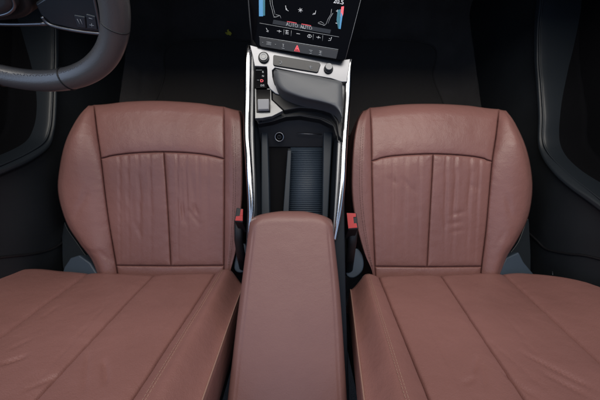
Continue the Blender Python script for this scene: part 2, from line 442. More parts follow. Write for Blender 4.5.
def backrest(side, r, K):
    H = P(K['hx'], 274, .335)
    pl = Plane((0, H.y, H.z), (1, 0, 0), (0, -.443, .896))       # reclined about 26 degrees; normal faces the windscreen
    if pl.n.y < 0: pl.n = -pl.n
    def xs(q): return pl.loc(pl.hit(*q))
    lines = []
    for a, b in K['lines']:                                      # outer -> inner, each a straight seam
        A, B = xs(a), xs(b); lines.append(((A[0], A[1]), (B[0], B[1])))
    def lx(k, s):
        (x0, s0), (x1, s1) = lines[k]
        sc = min(s, .46)
        return x0 + (x1 - x0) * (sc - s0) / (s1 - s0)
    top = [xs((q[0], q[1] - 3)) for q in K['contour']]; top.sort(); top = [(p.x, p.y) for p in spline([(*q, 0) for q in top], 6)]
    N = len(lines)
    cn = K['cn']
    cc = []
    for k in range(N - 1):
        for t in mixd(cn[k])[:-1]: cc.append(k + t)
    cc.append(N - 1.0)
    SM = .56; rows = []
    tr = [0] + [(i / 150) ** 1.25 for i in range(1, 151)]
    for t in tr:
        row = []
        for c in cc:
            k = min(N - 2, int(c)); fu = c - k
            x0 = lx(k, 0); x1 = lx(k + 1, 0)
            x = x0 + (x1 - x0) * fu
            # lower contour at this x
            s0 = top[0][1] if x < top[0][0] else top[-1][1]
            for a, b in zip(top, top[1:]):
                if a[0] <= x <= b[0]: w_ = (x - a[0]) / (b[0] - a[0]); s0 = a[1] + (b[1] - a[1]) * w_
            s = s0 + (SM - s0) * t
            x0 = lx(k, s); x1 = lx(k + 1, s); x = x0 + (x1 - x0) * fu
            h = 0
            de = s - s0; rr = .026
            if de < rr: h -= rr - math.sqrt(max(0, rr * rr - (rr - de) ** 2))
            te = SM - s
            if te < .04: h -= .04 - math.sqrt(max(0, .04 ** 2 - (.04 - te) ** 2))
            d = min(abs(x - lx(q, s)) for q in K['seams'])
            h -= .0075 * math.exp(-(d / .0014) ** 2)
            h += .004 * (1 - math.exp(-(d / .012) ** 1.2)) - .002 + .0011 * math.exp(-d / .018) * noise.noise(Vector((x * 14, s * 60, side * 4)))
            if k == N - 2:                                        # inner bolster falls off towards the console
                h += .010 * math.sin(math.pi * min(1, fu / .5) * .5) - .034 * sst(fu, .42, 1)
                h -= .0014 * math.exp(-((fu - K['st']) * abs(x1 - x0) / .002) ** 2)
            if k == 0:
                h += .03 * sst(1 - fu, 0, .7) - .03 * sst(1 - fu, .8, 1)
            for (q0, q1, amp, wd) in K['fine']:
                A, B = xs(q0), xs(q1)
                dd, tt = seg_dist((x, s), A, B)
                h -= amp * 1.5 * math.exp(-(dd / (wd * .8)) ** 2) * min(1, 4 * tt + .1) * min(1, 4 * (1 - tt) + .1)
            N0 = Vector((x * 11, s * 7, side * 3))
            h += .0018 * noise.noise(N0) + .0008 * noise.noise(N0 * 2.7)
            row.append(pl.at(x, s, h))
        rows.append(row)
    under = [[p - pl.n * a - pl.u * b for p in rows[0]] for a, b in ((.12, .035), (.06, .03), (.02, .012))]
    over = [[p - pl.n * a + pl.u * 0 for p in rows[-1]] for a in (.03, .09)]
    rows = under + rows + over
    so = 1 if rows[0][-1].x > rows[0][0].x else -1               # towards the console
    new = []
    for row in rows:
        o1 = [row[0] - pl.n * a + Vector((so * b, 0, 0)) for a, b in ((.11, .01), (.05, 0.0))]
        i1 = [row[-1] - pl.n * a + Vector((-so * b, 0, 0)) for a, b in ((.012, -.002), (.05, -.004), (.11, .004))]
        new.append(o1 + row + i1)
    rows = new
    cI = [2 + sum(cn[:k]) for k in range(N)]
    cuts = [('backrest_bolster', LEATHER, 0, len(rows) - 1, 0, cI[1])]
    for k in range(1, N - 2): cuts.append(('backrest_channel', LEATHER, 0, len(rows) - 1, cI[k], cI[k + 1]))
    cuts.append(('backrest_bolster', LEATHER, 0, len(rows) - 1, cI[N - 2], len(rows[0]) - 1))
    grid_parts(rows, cuts, None, r)
    # back shell
    xa, xb = sorted((lx(0, .2), lx(N - 1, .2)))
    v, f = prism_data([pl.at(xa, -.02, -.11), pl.at(xb, -.02, -.11), pl.at(xb, SM, -.11), pl.at(xa, SM, -.11)], -pl.n * .03)
    mesh('back_shell', v, f, BLACKPL, r, bevel=.012)
    # double stitching and the pale piping of the inner bolster
    mp = []
    for e in (-.0022, .0022):
        pts = []
        for i in range(6, len(tr), 3):
            row = rows[3 + i]; a = row[cI[N - 2]:cI[N - 1] + 1]
            q = K['st'] * cn[-1]; j = int(q); p = a[j].lerp(a[j + 1], q - j)
            pts.append(p + Vector((e * 1, 0, 0)) + pl.n * .0005)
        mp.append(stitch_data(pts, pl.n, .0036, .002, .0007))
    v, f = merge(mp); mesh('stitching', v, f, THREAD, r, smooth=False)
    pts = [rows[3 + i][cI[N - 1]] + pl.n * .0002 for i in range(2, len(tr), 3)]
    tube('piping', [p + pl.n * .0006 for p in pts], .0015, PIPE, r, n=6)

def seat(side, label, K, B):
    cx = (-.375 if side < 0 else .375)
    r = thing('car_seat', (cx, .15, 0), label, 'car seat', 'front seats')
    cushion(side, r, K); backrest(side, r, B)
    # base and runners
    v, f = box_data((cx, .15, .13), .40, .34, .16); mesh('seat_base', v, f, BLACKPL, r, bevel=.02)
    for s in (-1, 1):
        v, f = box_data((cx + s * .19, .18, .03), .035, .5, .03); mesh('seat_runner', v, f, SATINBLK, r, bevel=.004)
    # side valance (slate plastic) along the outer edge
    for nm, px, z, th, m in B['covers']:
        slab(nm, px, z, th, m, r, bevel=.004, sm=0 if nm == 'recliner_cover' and px[0][1] > 257.5 else 4)
    return r

LK = dict(
    cols=[
        [(90, 104), (78, 117), (66, 140), (59.5, 167), (58, 193), (66, 222), (79, 243), (91, 259), (97, 274), (99, 284)],
        [(94, 104), (97, 130), (101, 158), (105, 192), (109.5, 225), (116.5, 266), (119, 284)],
        [(161, 101), (164, 152), (168, 210), (171, 264), (172, 284)],
        [(224, 104), (224.5, 159), (224.5, 210), (224, 266), (223, 284)],
        [(238, 104), (243, 118), (245, 150), (245, 195), (242, 225), (238, 250), (232, 270), (228, 284)]],
    front=[(105.5, 0), (104.8, 1), (101.5, 1.5), (100.6, 2), (103, 2.6), (106.5, 3), (111, 4)],
    panel=[(172, 0), (158.5, 1), (156.2, 1.14), (154.2, 1.35), (152.6, 1.65), (152, 2), (152.7, 2.35), (154.4, 2.65), (156.8, 2.86), (159, 3), (174, 4)],
    end=266,
    pleats=[(119, 120, .0020, .004), (127, 129, .0022, .004), (137.5, 141, .0024, .004), (149, 151, .0022, .005),
            (176.5, 178, .0034, .004), (185, 188, .0034, .004), (198, 199, .0020, .004), (207, 208, .0014, .004)],
    creases=[(181, 172, 183, 222, 1.8, .0028), (190, 168, 196, 212, 2.2, .0022), (182, 205, 185, 222, 1.6, .0034), (189, 210, 199, 224, 1.7, .0034), (195, 205, 197, 214, 1.4, .0024), (206, 180, 208, 226, 2.4, .0014), (141, 176, 139, 230, 2.2, .0020), (131, 190, 133, 222, 2.8, .0018), (135, 222, 140, 236, 1.8, .0020), (152, 186, 153, 232, 2.4, .0014), (122, 190, 124, 232, 2.4, .0012),
             (84, 196, 76, 216, 2.6, .0022), (86, 190, 84, 205, 3, .0015), (98, 250, 112, 262, 2.5, .002), (82, 248, 96, 254, 2, .0016), (193, 206, 199, 218, 1.6, .0024)])
RK = dict(
    cols=[
        [(503, 107), (514, 121), (525, 144), (531, 168), (532.5, 192), (528, 218), (518, 239), (507, 257), (501, 274), (499, 284)],
        [(499, 108), (496, 135), (492, 162), (489, 195), (486, 229), (481.5, 266), (480, 284)],
        [(434, 103), (433, 153), (430, 210), (427, 265), (426, 284)],
        [(369.5, 106), (371, 130), (372, 188), (373.5, 235), (375, 267), (376, 284)],
        [(366, 107), (356, 121), (350.5, 146), (348.5, 185), (351, 212), (357, 236), (364, 256), (371, 270), (374, 284)]],
    front=[(110.5, 0), (109, 1), (105.3, 1.5), (103.6, 2), (104.3, 2.5), (107.5, 3), (111, 4)],
    panel=[(176, 0), (161.5, 1), (159, 1.12), (156.8, 1.3), (155, 1.6), (154, 2), (154.8, 2.4), (156.4, 2.7), (158.6, 2.88), (161, 3), (176, 4)],
    end=267,
    pleats=[(480, 474, .0018, .004), (471, 466, .0022, .004), (456, 452, .0028, .004), (446.5, 444, .0026, .004),
            (420, 418, .0020, .004), (406, 404, .0024, .004), (394, 391, .0022, .004), (384, 383, .0014, .004)],
    creases=[(402, 178, 414, 192, 2.2, .0026), (404, 190, 403, 232, 2.6, .0022), (392, 176, 393, 222, 2.0, .0018), (416, 176, 417, 214, 2.2, .0020), (388, 178, 398, 184, 2.4, .0016), (457, 170, 453, 214, 2.0, .0022), (446, 172, 445, 226, 2.2, .0018), (472, 172, 466, 214, 2.4, .0018), (452, 215, 464, 212, 2, .0026), (448, 224, 462, 222, 2, .0024), (452, 232, 464, 230, 1.8, .002),
             (470, 184, 478, 190, 2.4, .0018), (507, 196, 511, 216, 2.6, .0022), (504, 232, 494, 250, 2.6, .0016), (440, 200, 446, 226, 2.5, .0014)])
LB = dict(hx=150, cn=[40, 44, 44, 34], seams=[1, 2, 3], st=.30,
    lines=[((-92, 300), (-170, 345)), ((75, 282), (0, 337)), ((149, 279), (34, 400)), ((216, 272), (132.5, 398)), ((241.5, 280), (198, 397.5))],
    contour=[(-160, 340), (-60, 306), (-20, 292), (5, 283), (25, 277), (50, 273.5), (95, 273), (150, 274.5), (214, 273), (228, 272), (242, 276)],
    fine=[((64, 372), (22, 392), .002, .004), ((6, 352), (34, 338), .0016, .004), ((88, 352), (84, 396), .0018, .003), ((112, 300), (20, 400), .0014, .0022), ((186, 298), (150, 345), .0008, .003), ((104, 360), (106, 386), .003, .0035), ((0, 366), (28, 356), .0035, .004), ((40, 320), (60, 305), .0014, .004), ((128, 352), (138, 330), .0012, .003)],
    covers=[('recliner_cover', [(70, 258), (79, 255), (90, 263), (97, 274), (80, 280), (61, 276), (64, 267)], .31, .05, BLUEPL),
            ('side_valance', [(62, 218), (68, 230), (82, 250), (92, 268), (76, 280), (64, 272), (62, 244)], .25, .12, DOORTOP),
            ('recliner_cover', [(237, 250), (243, 243), (248, 250), (248, 268), (240, 273), (234, 268)], .30, .08, BLUEPL)])
RB = dict(hx=445, cn=[40, 44, 44, 34], seams=[1, 2, 3], st=.42,
    lines=[((700, 318), (800, 375)), ((515, 284), (600, 362)), ((444, 279), (526, 400)), ((378.5, 275), (430, 400)), ((351.5, 286), (366.5, 400))],
    contour=[(349, 282), (360, 279), (372, 276.5), (445, 274.5), (505, 273.5), (530, 276.5), (555, 282), (580, 289), (604, 298), (700, 334), (800, 370)],
    fine=[((536, 398), (500, 370), .0022, .0035), ((486, 392), (480, 360), .0018, .003), ((505, 318), (530, 344), .0012, .003), ((415, 302), (468, 400), .0012, .002), ((478, 330), (556, 400), .0012, .0025), ((474, 376), (478, 356), .0025, .003), ((476, 378), (462, 386), .002, .003), ((520, 352), (598, 392), .0026, .004), ((540, 372), (590, 398), .0022, .004), ((524, 340), (536, 356), .0014, .004)],
    covers=[('recliner_cover', [(506, 258), (519, 252), (524, 262), (534, 274), (534, 280), (512, 280), (498, 274)], .31, .05, BLUEPL),
            ('side_valance', [(528, 218), (530, 236), (531, 262), (528, 276), (505, 280), (504, 262), (518, 242)], .25, .12, DOORTOP),
            ('recliner_cover', [(349, 256), (356, 248), (363, 256), (363, 270), (354, 278), (346, 274)], .30, .08, BLUEPL)])
seat(-1, 'brown leather front seat behind the steering wheel, creased cushion', LK, LB)
seat(1, 'brown leather front seat on the right, opposite the steering wheel side', RK, RB)

# ================================================================ CENTRE CONSOLE
con = thing('centre_console', (-.02, .25, 0), 'centre console with chrome rails, brown armrest and black touch screen between the seats', 'centre console')
RZ = .50
def body_px(): return
# side walls (outer), each a slab from the rail down to the floor
wl = [P(q[0], q[1], RZ - .006) for q in ((246.5, 44), (245.5, 60), (244.8, 100), (244.2, 133), (245, 160), (246.5, 183), (247, 210), (246, 240), (242, 300), (237, 420))]
wr = [P(q[0], q[1], RZ - .006) for q in ((352.5, 58), (351.5, 80), (350, 110), (348, 133), (346, 160), (345, 183), (344.5, 210), (345, 240), (346, 300), (350, 420))]
def wall(name, pts, inward, m):
    V = []; Fs = []
    for p in pts: V += [p, Vector((p.x - inward * .012, p.y, .0)), Vector((p.x + inward * .02, p.y, 0)), p + Vector((inward * .024, 0, -.002))]
    for i in range(len(pts) - 1):
        for k in range(4): a = i * 4; Fs.append([a + k, a + (k + 1) % 4, a + 4 + (k + 1) % 4, a + 4 + k])
    Fs.append([0, 1, 2, 3]); Fs.append([len(V) - 4 + k for k in range(4)])
    mesh(name, V, Fs, m, con, smooth=False, bevel=.003)
wall('side_panel', wl, 1, TRAY); wall('side_panel', wr, -1, TRAY)
# tray: floor and inner walls
tz = .425
tl = [(255.5, 100), (255, 133), (256.5, 183), (257, 240)]; trr = [(340, 100), (338, 133), (335, 183), (333, 240)]
L1 = [P(*q, RZ - .004) for q in tl]; R1 = [P(*q, RZ - .004) for q in trr]
def drop(p, dx): return Vector((p.x + dx, p.y, tz))
V = []
for a, b in zip(L1, R1): V += [a, drop(a, .006), drop(b, -.006), b]
Fs = [[4 * i + k, 4 * i + k + 1, 4 * i + k + 5, 4 * i + k + 4] for i in range(3) for k in range(3)]
Fs.append([0, 1, 2, 3]); Fs.append([12, 13, 14, 15])
tray = mesh('storage_tray', V, Fs, TRAY, con, smooth=False)
# stepped left ledge, divider, right ledge, mat
slab('tray_ledge', [(261, 128), (267.5, 130), (269, 180), (270, 232), (261, 232)], tz + .03, .03, LEDGE, tray, bevel=.003)
slab('tray_ledge', [(323.5, 128), (333, 128), (330, 180), (327.5, 232), (322, 232)], tz + .03, .03, LEDGE, tray, bevel=.003)
slab('tray_dark_sheet', [(268, 147), (288, 147), (286, 232), (268, 232)], tz + .003, .003, POCKET, tray)  # dark sheet added over the tray floor to make the left pocket near black
slab('tray_divider', [(287.5, 150), (291.5, 150), (288, 232), (281.5, 232)], tz + .022, .022, LEDGE, tray, bevel=.002)
mp = []
a0, a1 = P(291, 150, tz + .006), P(323.5, 150, tz + .006); b0, b1 = P(288, 232, tz + .006), P(322.5, 232, tz + .006)
mp.append(prism_data([P(291, 141, tz + .004), P(323.5, 141, tz + .004), P(322.5, 232, tz + .004), P(286, 232, tz + .004)], Vector((0, 0, -.004))))
NR = 44
for i in range(NR):
    t = (i + .5) / NR; a = a0.lerp(b0, t); b = a1.lerp(b1, t)
    mp.append(tube_data([a + Vector((.001, 0, -.001)), b + Vector((-.001, 0, -.001))], .0014, n=8))
v, f = merge(mp); mesh('ribbed_mat', v, f, RUBBER, tray)
# front wall of the tray with socket and slot
slab('tray_front', [(257, 116), (339, 116), (337, 147), (258, 147)], lambda u, v: tz + .006 + (147 - v) * .0016, .02, BLACKPL, con, bevel=.002)
sp = P(279.3, 137, tz + .028); sd = Vector((.0, -.45, 1)).normalized()
v, f = disc_data(sp, sd, .0125, .003, inner=.0092, r2=.0118); sk = mesh('power_socket', v, f, SATIN, con)
v, f = disc_data(sp, sd, .0090, .0008); mesh('socket_cap', v, f, GLOSS, sk)
v, f = disc_data(sp + sd * .0008, sd, .0050, .0012, inner=.0036); mesh('socket_ring', v, f, SATINBLK, sk)
tube('slot_trim', [P(297, 133.5, tz + .034), P(322, 134.5, tz + .034)], .0010, SATIN, con, n=6)
# rails
def rail(px, wpx, m, name, z=RZ, rise=None, flat=.95):
    pp = spline([(*q, w_) for q, w_ in zip(px, wpx)], 8)
    pts = [P(q.x, q.y, z + .035 * sst(120 - q.y, 0, 80)) for q in pp]
    rad = [q.z * .5 * (CAMZ - z) / F for q in pp]
    tube(name, pts, rad, m, con, n=20, flat=flat)
LZ = [(249, 45.5), (248.2, 60), (247.6, 100), (247.0, 133), (248.6, 160), (250, 183), (251.0, 205), (250.4, 222), (248.5, 240)]
rail(LZ, [4, 7, 7.2, 7.2, 7.2, 7, 6, 4.4, 3], CHROME, 'chrome_rail')
rail([(252.2, 50), (252.6, 62), (252.3, 100), (252, 133), (252.8, 160), (253.6, 183), (253.6, 205), (252.4, 222), (250, 240)], [2, 4.6, 4.4, 4, 4, 3.6, 3, 2.5, 2], SATIN2, 'satin_inlay', z=RZ - .005)
RZp = [(351, 59.5), (348.4, 70), (347.0, 100), (344.6, 133), (343.2, 160), (342, 183), (340.0, 205), (337.6, 222), (334.5, 240)]
rail(RZp, [4, 7.3, 7.4, 7.4, 7.2, 7, 6, 4.6, 3], CHROME, 'chrome_rail')
rail([(346, 62), (343.5, 72), (342, 100), (339.8, 133), (338.4, 160), (337.2, 183), (335.8, 205), (334.6, 222), (333, 240)], [3, 5.4, 4.6, 4.2, 4, 3.6, 3, 2.5, 2], SATIN2, 'satin_inlay', z=RZ - .005)

# armrest
def armrest():
    le = [(266, 211.5), (253.5, 215), (249.6, 222), (248, 235), (239.5, 300), (227.5, 400), (224, 430), (214, 520)]
    re = [(318, 212), (328.5, 216), (332.8, 224), (334, 236), (340.5, 300), (347, 400), (349, 430), (354, 520)]
    rows = []; NB, NA = 130, 70
    leS, reS = smcurve(le), smcurve(re)
    for j in range(NB + 1):
        t = (j / NB) ** 1.3; row = []
        for i in range(NA + 1):
            a = .5 - .5 * math.cos(math.pi * i / NA); a = .5 * a + .5 * i / NA
            vtop = 211 + 9 * abs(2 * a - 1) ** 5
            v = vtop + (470 - vtop) * t
            ua, ub = interp(leS, max(v, 211.5)), interp(reS, max(v, 212))
            u = ua + (ub - ua) * a
            z = .525 + .035 * sst(v, 215, 420)
            m = .0021
            d = min(a, 1 - a) * (ub - ua) * m; dv = (v - vtop) * m
            for q, rr in ((d, .020), (dv, .024)):
                if q < rr: z -= (rr - math.sqrt(max(0, rr * rr - (rr - q) ** 2))) * .95
            z += .004 * math.cos((a - .5) * math.pi)
            # side panel seams
            for sa in (.062, .938):
                z -= .0016 * math.exp(-(((a - sa) * (ub - ua)) / .8) ** 2) * sst(v, 225, 240)
            z += .0010 * noise.noise(Vector((u * .03, v * .02, 3)))
            row.append(P(u, v, z))
        rows.append(row)
    fr = [[p + Vector((0, -dy, -dz)) for p in rows[0]] for dz, dy in ((.06, .012), (.03, .006))]
    bk = [[p + Vector((0, 0, -.06)) for p in rows[-1]]]
    rows = fr + rows + bk
    rows = [[row[0] + Vector((.006, 0, -.06)), row[0] + Vector((.002, 0, -.02))] + row + [row[-1] + Vector((-.002, 0, -.02)), row[-1] + Vector((-.006, 0, -.06))] for row in rows]
    grid_parts(rows, [('armrest', LEATHER_A, 0, len(rows) - 1, 0, len(rows[0]) - 1)], None, con)
armrest()
slab('armrest_box', [(252, 226), (330, 226), (336, 300), (342, 420), (236, 420), (245, 300)], .462, .3, BLACKPL, con, bevel=.006)

# ---- switch panels ahead of the tray
tp = lambda u, v: .530 + .0006 * (75 - v)          # the front of the console climbs towards the screen
trim = slab('front_trim', [(249.5, 44.5), (258.5, 46.8), (300, 53.5), (338.5, 60), (350.5, 58.5), (347, 82), (341.5, 82), (331, 78.5), (300, 73.0), (275, 67.8), (272.2, 70.5), (272.6, 77),
    (275, 84.5), (280.5, 91), (279, 94.8), (275.5, 93.6), (270, 89), (267.2, 84), (267, 70), (266.6, 66.8), (254.5, 66.2), (252.5, 56)], tp, .02, SATIN, con, bevel=.0016)
tp2 = lambda u, v: tp(u, v) + .003
def knob(px, rad, cap, name, icon=False):
    c = P(*px, tp2(*px)); n = Vector((0, -.12, 1))
    v, f = disc_data(c - n * .003, n, rad * 1.28, .004, inner=rad * 1.02, r2=rad * 1.2); k = mesh(name, v, f, SATINBLK, con)
    v, f = disc_data(c - n * .003, n, rad, .006 if icon else .012, r2=rad * .93); mesh('knob_cap', v, f, cap, k, bevel=.0008)
    if icon:
        v, f = disc_data(c + n * .003, n, rad * .62, .0006, inner=rad * .5); mesh('knob_icon', v, f, GREYI, k)
    return k
BUTG = mat('knob_grey', (.16, .165, .18), .35, .5)
knob((263.6, 57), .0100, SATIN2, 'start_button', True)
knob((328.6, 68.4), .0085, BUTG, 'volume_knob')
bs = slab('switch_bar', [(274.2, 54.6), (319.5, 62.4), (320.6, 64.2), (318.2, 71.6), (316.5, 72.2), (274, 65.2), (273, 63.6), (273.2, 55.4)], tp2, .006, BUTTON, con, bevel=.0012)
class HP:  # tiny helper plane at height function
    def __init__(s, f): s.f = f
    def hit(s, u, v, h=0): return P(u, v, s.f(u, v) + h)
    n = Vector((0, 0, 1))
def strokes(name, plane, lines, wpx, m, parent, h=.0008):
    if lines and isinstance(lines[0][0], list):               # several symbols: one object each
        for g in lines: strokes(name, plane, g, wpx, m, parent, h)
        return
    mp = []
    for ln in lines:
        pts = [plane.hit(u, v, h) for u, v in ln]
        r_ = wpx * .5 * .0019
        mp.append(tube_data(pts, r_, n=6, up=plane.n, flat=.5))
    v, f = merge(mp); return mesh(name, v, f, m, parent)
hp = HP(tp2)
strokes('switch_icon', hp, [[(279, 60.8), (281.6, 61.2), (281.8, 62.6), (280, 63.4)], [(279.4, 63.6), (281.4, 63.8)]], .5, GREYI, bs)
strokes('switch_icon', hp, [[(308.6, 66.2), (312.6, 66.8)], [(309.2, 67.8), (312.6, 68.2)], [(310.6, 65.4), (310.4, 68.8)]], .5, GREYI, bs)

# gear selector column
sel = slab('gear_indicator', [(255, 67.4), (266.8, 67.8), (266.8, 87.6), (255.4, 87.8)], lambda u, v: .527, .01, GLOSS, con, bevel=.001)
sp_ = HP(lambda u, v: .5275)
def text_data(s, plane, u, v, hpx, slope=0., wide=1.0, h=.0006):
    cu = bpy.data.curves.new('t', 'FONT'); cu.body = s; cu.align_x = 'CENTER'; cu.align_y = 'CENTER'; cu.size = 1; cu.offset = .012
    ob = bpy.data.objects.new('t', cu); C.objects.link(ob)
    dg = bpy.context.evaluated_depsgraph_get(); dg.update()
    me = bpy.data.meshes.new_from_object(ob.evaluated_get(dg))
    vs = []
    for q in me.vertices:
        x, y = q.co.x * hpx * 1.4 * wide, q.co.y * hpx * 1.4
        vs.append(plane.hit(u + x, v - y + x * slope, h))
    fs = [list(p.vertices) for p in me.polygons]
    bpy.data.objects.remove(ob); bpy.data.curves.remove(cu); bpy.data.meshes.remove(me)
    return vs, fs
v, f = merge([text_data('R', sp_, 263, 72.0, 1.9), text_data('N', sp_, 263, 76, 1.9)]); mesh('gear_letters', v, f, GREYI, sel, smooth=False)
v, f = text_data('D', sp_, 261.8, 80.8, 2.6, wide=1.2); mesh('lit_gear_letter', v, f, REDE, sel, smooth=False)
strokes('indicator_lines', sp_, [[[(256, 70), (262, 70)]], [[(257, 80), (259.5, 80)]]], .45, GREYI, sel)
v, f = text_data('D/S', sp_, 262.4, 85.4, 1.9); mesh('gear_letters', v, f, GREYI, sel, smooth=False)
base = slab('selector_surround', [(254.8, 88.4), (271.2, 88.2), (271.6, 99.5), (283.2, 110.6), (272, 116.2), (262, 118), (255, 118.4)], .520, .012, SATIN2, con, bevel=.0012)
slab('selector_well', [(256, 89.2), (270.2, 89.2), (270.2, 111.8), (256.4, 112)], .5225, .004, GLOSS, base, bevel=.0006)
slab('shift_toggle', [(257.4, 98.8), (269, 98.6), (268.8, 109.4), (257.8, 109.8)], lambda u, v: .540 - .0009 * (v - 98), .014, TOGGLE, con, bevel=.0018)
slab('toggle_face', [(258.2, 101.8), (268.4, 101.6), (268.3, 108.7), (258.5, 109)], lambda u, v: .5405 - .0009 * (v - 98), .002, TOGGLE, con)
# added black slab standing in for the shadow beneath the pad
slab('pad_shadow_slab', [(272, 74), (341, 82), (342, 140), (338.5, 136), (336.5, 122), (331, 113.5), (318, 109), (300, 107.5), (284, 110.6), (272, 99.5)], lambda u, v: .515, .03, BLACKPL, con, bevel=.003)
# leather hand rest
def pad():
    leE = [(275.5, 69.0), (273.6, 72), (274.2, 77.5), (277.5, 86), (283, 91.6), (292, 95.6), (303, 99.2), (316, 102.0), (327, 104.6), (334.5, 107.6), (339.0, 111.5), (341.8, 117)]
    topE = [(275.5, 68.8), (290, 71.4), (305, 74), (320, 76.9), (332, 79.5), (341.2, 82), (342.6, 88), (342.8, 96), (342.8, 104), (342.7, 109), (342.4, 114), (342, 117)]
    A = spline([(*q, 0) for q in leE], 8); B = spline([(*q, 0) for q in topE], 8)
    rows = []; NB = 40
    for a, b in zip(A, B):
        row = []
        wpx = (a - b).length
        for i in range(NB + 1):
            t = .5 - .5 * math.cos(math.pi * i / NB); q = a.lerp(b, t)
            d0 = t * wpx * .002; d1 = (1 - t) * wpx * .002
            z = .556 + .0003 * (100 - q.y)
            rr = min(.012, wpx * .001)
            for d in (d0, d1):
                if d < rr: z -= rr - math.sqrt(max(0, rr * rr - (rr - d) ** 2))
            z += .004 * math.sin(math.pi * t) * min(1, wpx / 20)
            row.append(P(q.x, q.y, z))
        rows.append([row[0] + Vector((.0, 0, -.03))] + row + [row[-1] + Vector((0, 0, -.03))])
    grid_parts(rows, [('hand_rest', PADL, 0, len(rows) - 1, 0, len(rows[0]) - 1)], None, con)
    e = spline([P(q[0], q[1], .533) for q in leE[2:]], 6)
    tube('hand_rest_edge', e, .0016, SATINBLK, con, n=8)
pad()
# rim line of the cavity
tube('cavity_rim', spline([P(*q, .50) for q in ((262, 121), (272, 119.5), (285, 115.5), (300, 115), (318, 117), (330, 122), (336, 131), (338, 142))], 6), .0012, SATINBLK, con, n=6)
slab('cavity_lip', [(256, 119), (270, 117.5), (284, 112), (300, 109), (318, 111), (331, 116), (337, 124), (338.5, 136), (336, 136), (333, 126), (320, 119.5), (300, 116), (286, 117), (272, 121.5), (258, 124)], .50, .02, BLACKPL, con, bevel=.002)
# outer cheeks under the rails by the screen
prism('console_nose', [(-.14, .42, .40), (.125, .42, .40), (.14, .75, .40), (-.15, .75, .40)], (0, 0, -.4), BLACKPL, con, bevel=.01)

# ---- touch screen, turned a little to the left seat
A = P(258, 46.5, .552); B = P(339.5, 60, .552); rt = (B - A).normalized(); hz = Vector((-rt.y, rt.x, 0))
SP = Plane(A, rt, hz * math.cos(R(36)) + Vector((0, 0, 1)) * math.sin(R(36)))
def plate(name, px, h, th, m, parent, bevel=.001):
    return prism(name, [SP.hit(u, v, h) for u, v in px], -SP.n * th, m, parent, bevel)
scr = plate('touch_screen', [(247.5, -40), (248.6, 0), (252, 38), (257, 46.6), (300, 53.6), (343.5, 60.8), (346, 57), (360.5, 0), (371, -40)], 0, .012, GLASS, con, .0015)
def edge(px, nm, m, r_=.0007): tube(nm, [SP.hit(u, v, .0006) for u, v in px], r_, m, scr, n=6)
edge([(370.5, -38), (360.2, 2), (352.5, 32), (345.4, 59)], 'bezel_edge', SATIN2, .0006)
edge([(247, -38), (248.4, 0), (250.2, 24), (252, 40)], 'bezel_edge', SATINBLK, .0016)
edge([(259.5, 23), (339, 36.9)], 'display_border', GREYI, .0004)
edge([(259.2, 36.6), (338.2, 49.5)], 'display_border', GREYI, .0006)
bb = plate('button_strip', [(259.2, 37.2), (338.4, 50.2), (336.2, 59.0), (261, 46.6), (259.4, 45)], .0022, .003, BUTTON, scr)
plate('climate_bar', [(273.5, 19.6), (331, 29.6), (330, 33.6), (272.5, 23.8)], .0006, .0006, mat('screen_grey', (.012, .013, .016), .3, emit=.2), scr, 0)
# temperature bars
plate('temperature_bar', [(258.8, -12), (262.8, -12), (263, 16.2), (259, 16.2)], .0007, .0006, BLUEE, scr, 0)
plate('temperature_bar', [(262.9, -12), (265, -12), (265, 15.4), (263.1, 15.6)], .0007, .0006, TEALE, scr, 0)
plate('temperature_bar', [(341.4, 6.6), (344, 6.2), (343.2, 14), (340.9, 21), (340.4, 16)], .0008, .0006, REDE, scr, 0)
plate('temperature_bar', [(337.6, 10), (341, 9), (340.3, 28.9), (338.2, 28.6), (336.6, 20)], .0007, .0006, TEALE, scr, 0)
plate('temperature_bar', [(341, 12), (342.6, 15), (340.6, 29), (339.2, 28.6)], .0009, .0004, BLUEE, scr, 0)
SL = .165
# seat outlines drawn on the display
strokes('seat_symbol', SP, [[(269.5, -4), (270.4, 4), (272.2, 10), (273.6, 16.2), (275.6, 17)], [(271.6, -4), (272.4, 4), (274.2, 11), (275, 14.6)], [(276, 14.6), (280, 15.6), (281, 18.2)], [(273.6, 17.2), (276, 17), (279, 15.8)]], .42, GREYI, scr)
strokes('seat_symbol', SP, [[(331.6, 9), (331, 14), (328, 19), (326, 24), (323, 25.6)], [(333, 13), (330, 18), (328, 23.4)], [(318, 23.2), (322.6, 24.6), (325, 25.4)], [(318, 22.6), (321, 21.6), (324, 23.6)]], .42, GREYI, scr)
strokes('air_symbol', SP, [[(285.6, 5.4), (286, 9.6), (288.6, 11)], [(286, 8), (287.6, 10.6)]], .5, WHITE, scr)
strokes('air_symbol', SP, [[(315.8, 10.6), (315.2, 14), (312.4, 14.4)], [(315.6, 13), (313, 13.6)]], .5, WHITE, scr)
fanl = [[(300.4, 10.2), (300.4 + 2.3 * math.cos(a), 10.2 + 2.3 * math.sin(a))] for a in [k * math.pi / 3 + .3 for k in range(6)]]
strokes('fan_symbol', SP, fanl, .5, WHITE, scr)
v, f = merge([text_data('AUTO', SP, 292, 25.0, 3.6, SL, .85), text_data('AUTO', SP, 306.2, 27.4, 3.6, SL, .85)]); mesh('auto_lettering', v, f, WHITE, scr, smooth=False)
edge([(287, 21.4), (296.6, 23)], 'red_marker', REDE, .0005); edge([(301.4, 23.9), (311, 25.6)], 'red_marker', REDE, .0005)
v, f = text_data('20.5', SP, 338.6, 1.6, 4.6, SL, .95); mesh('temperature_lettering', v, f, WHITE, scr, smooth=False)
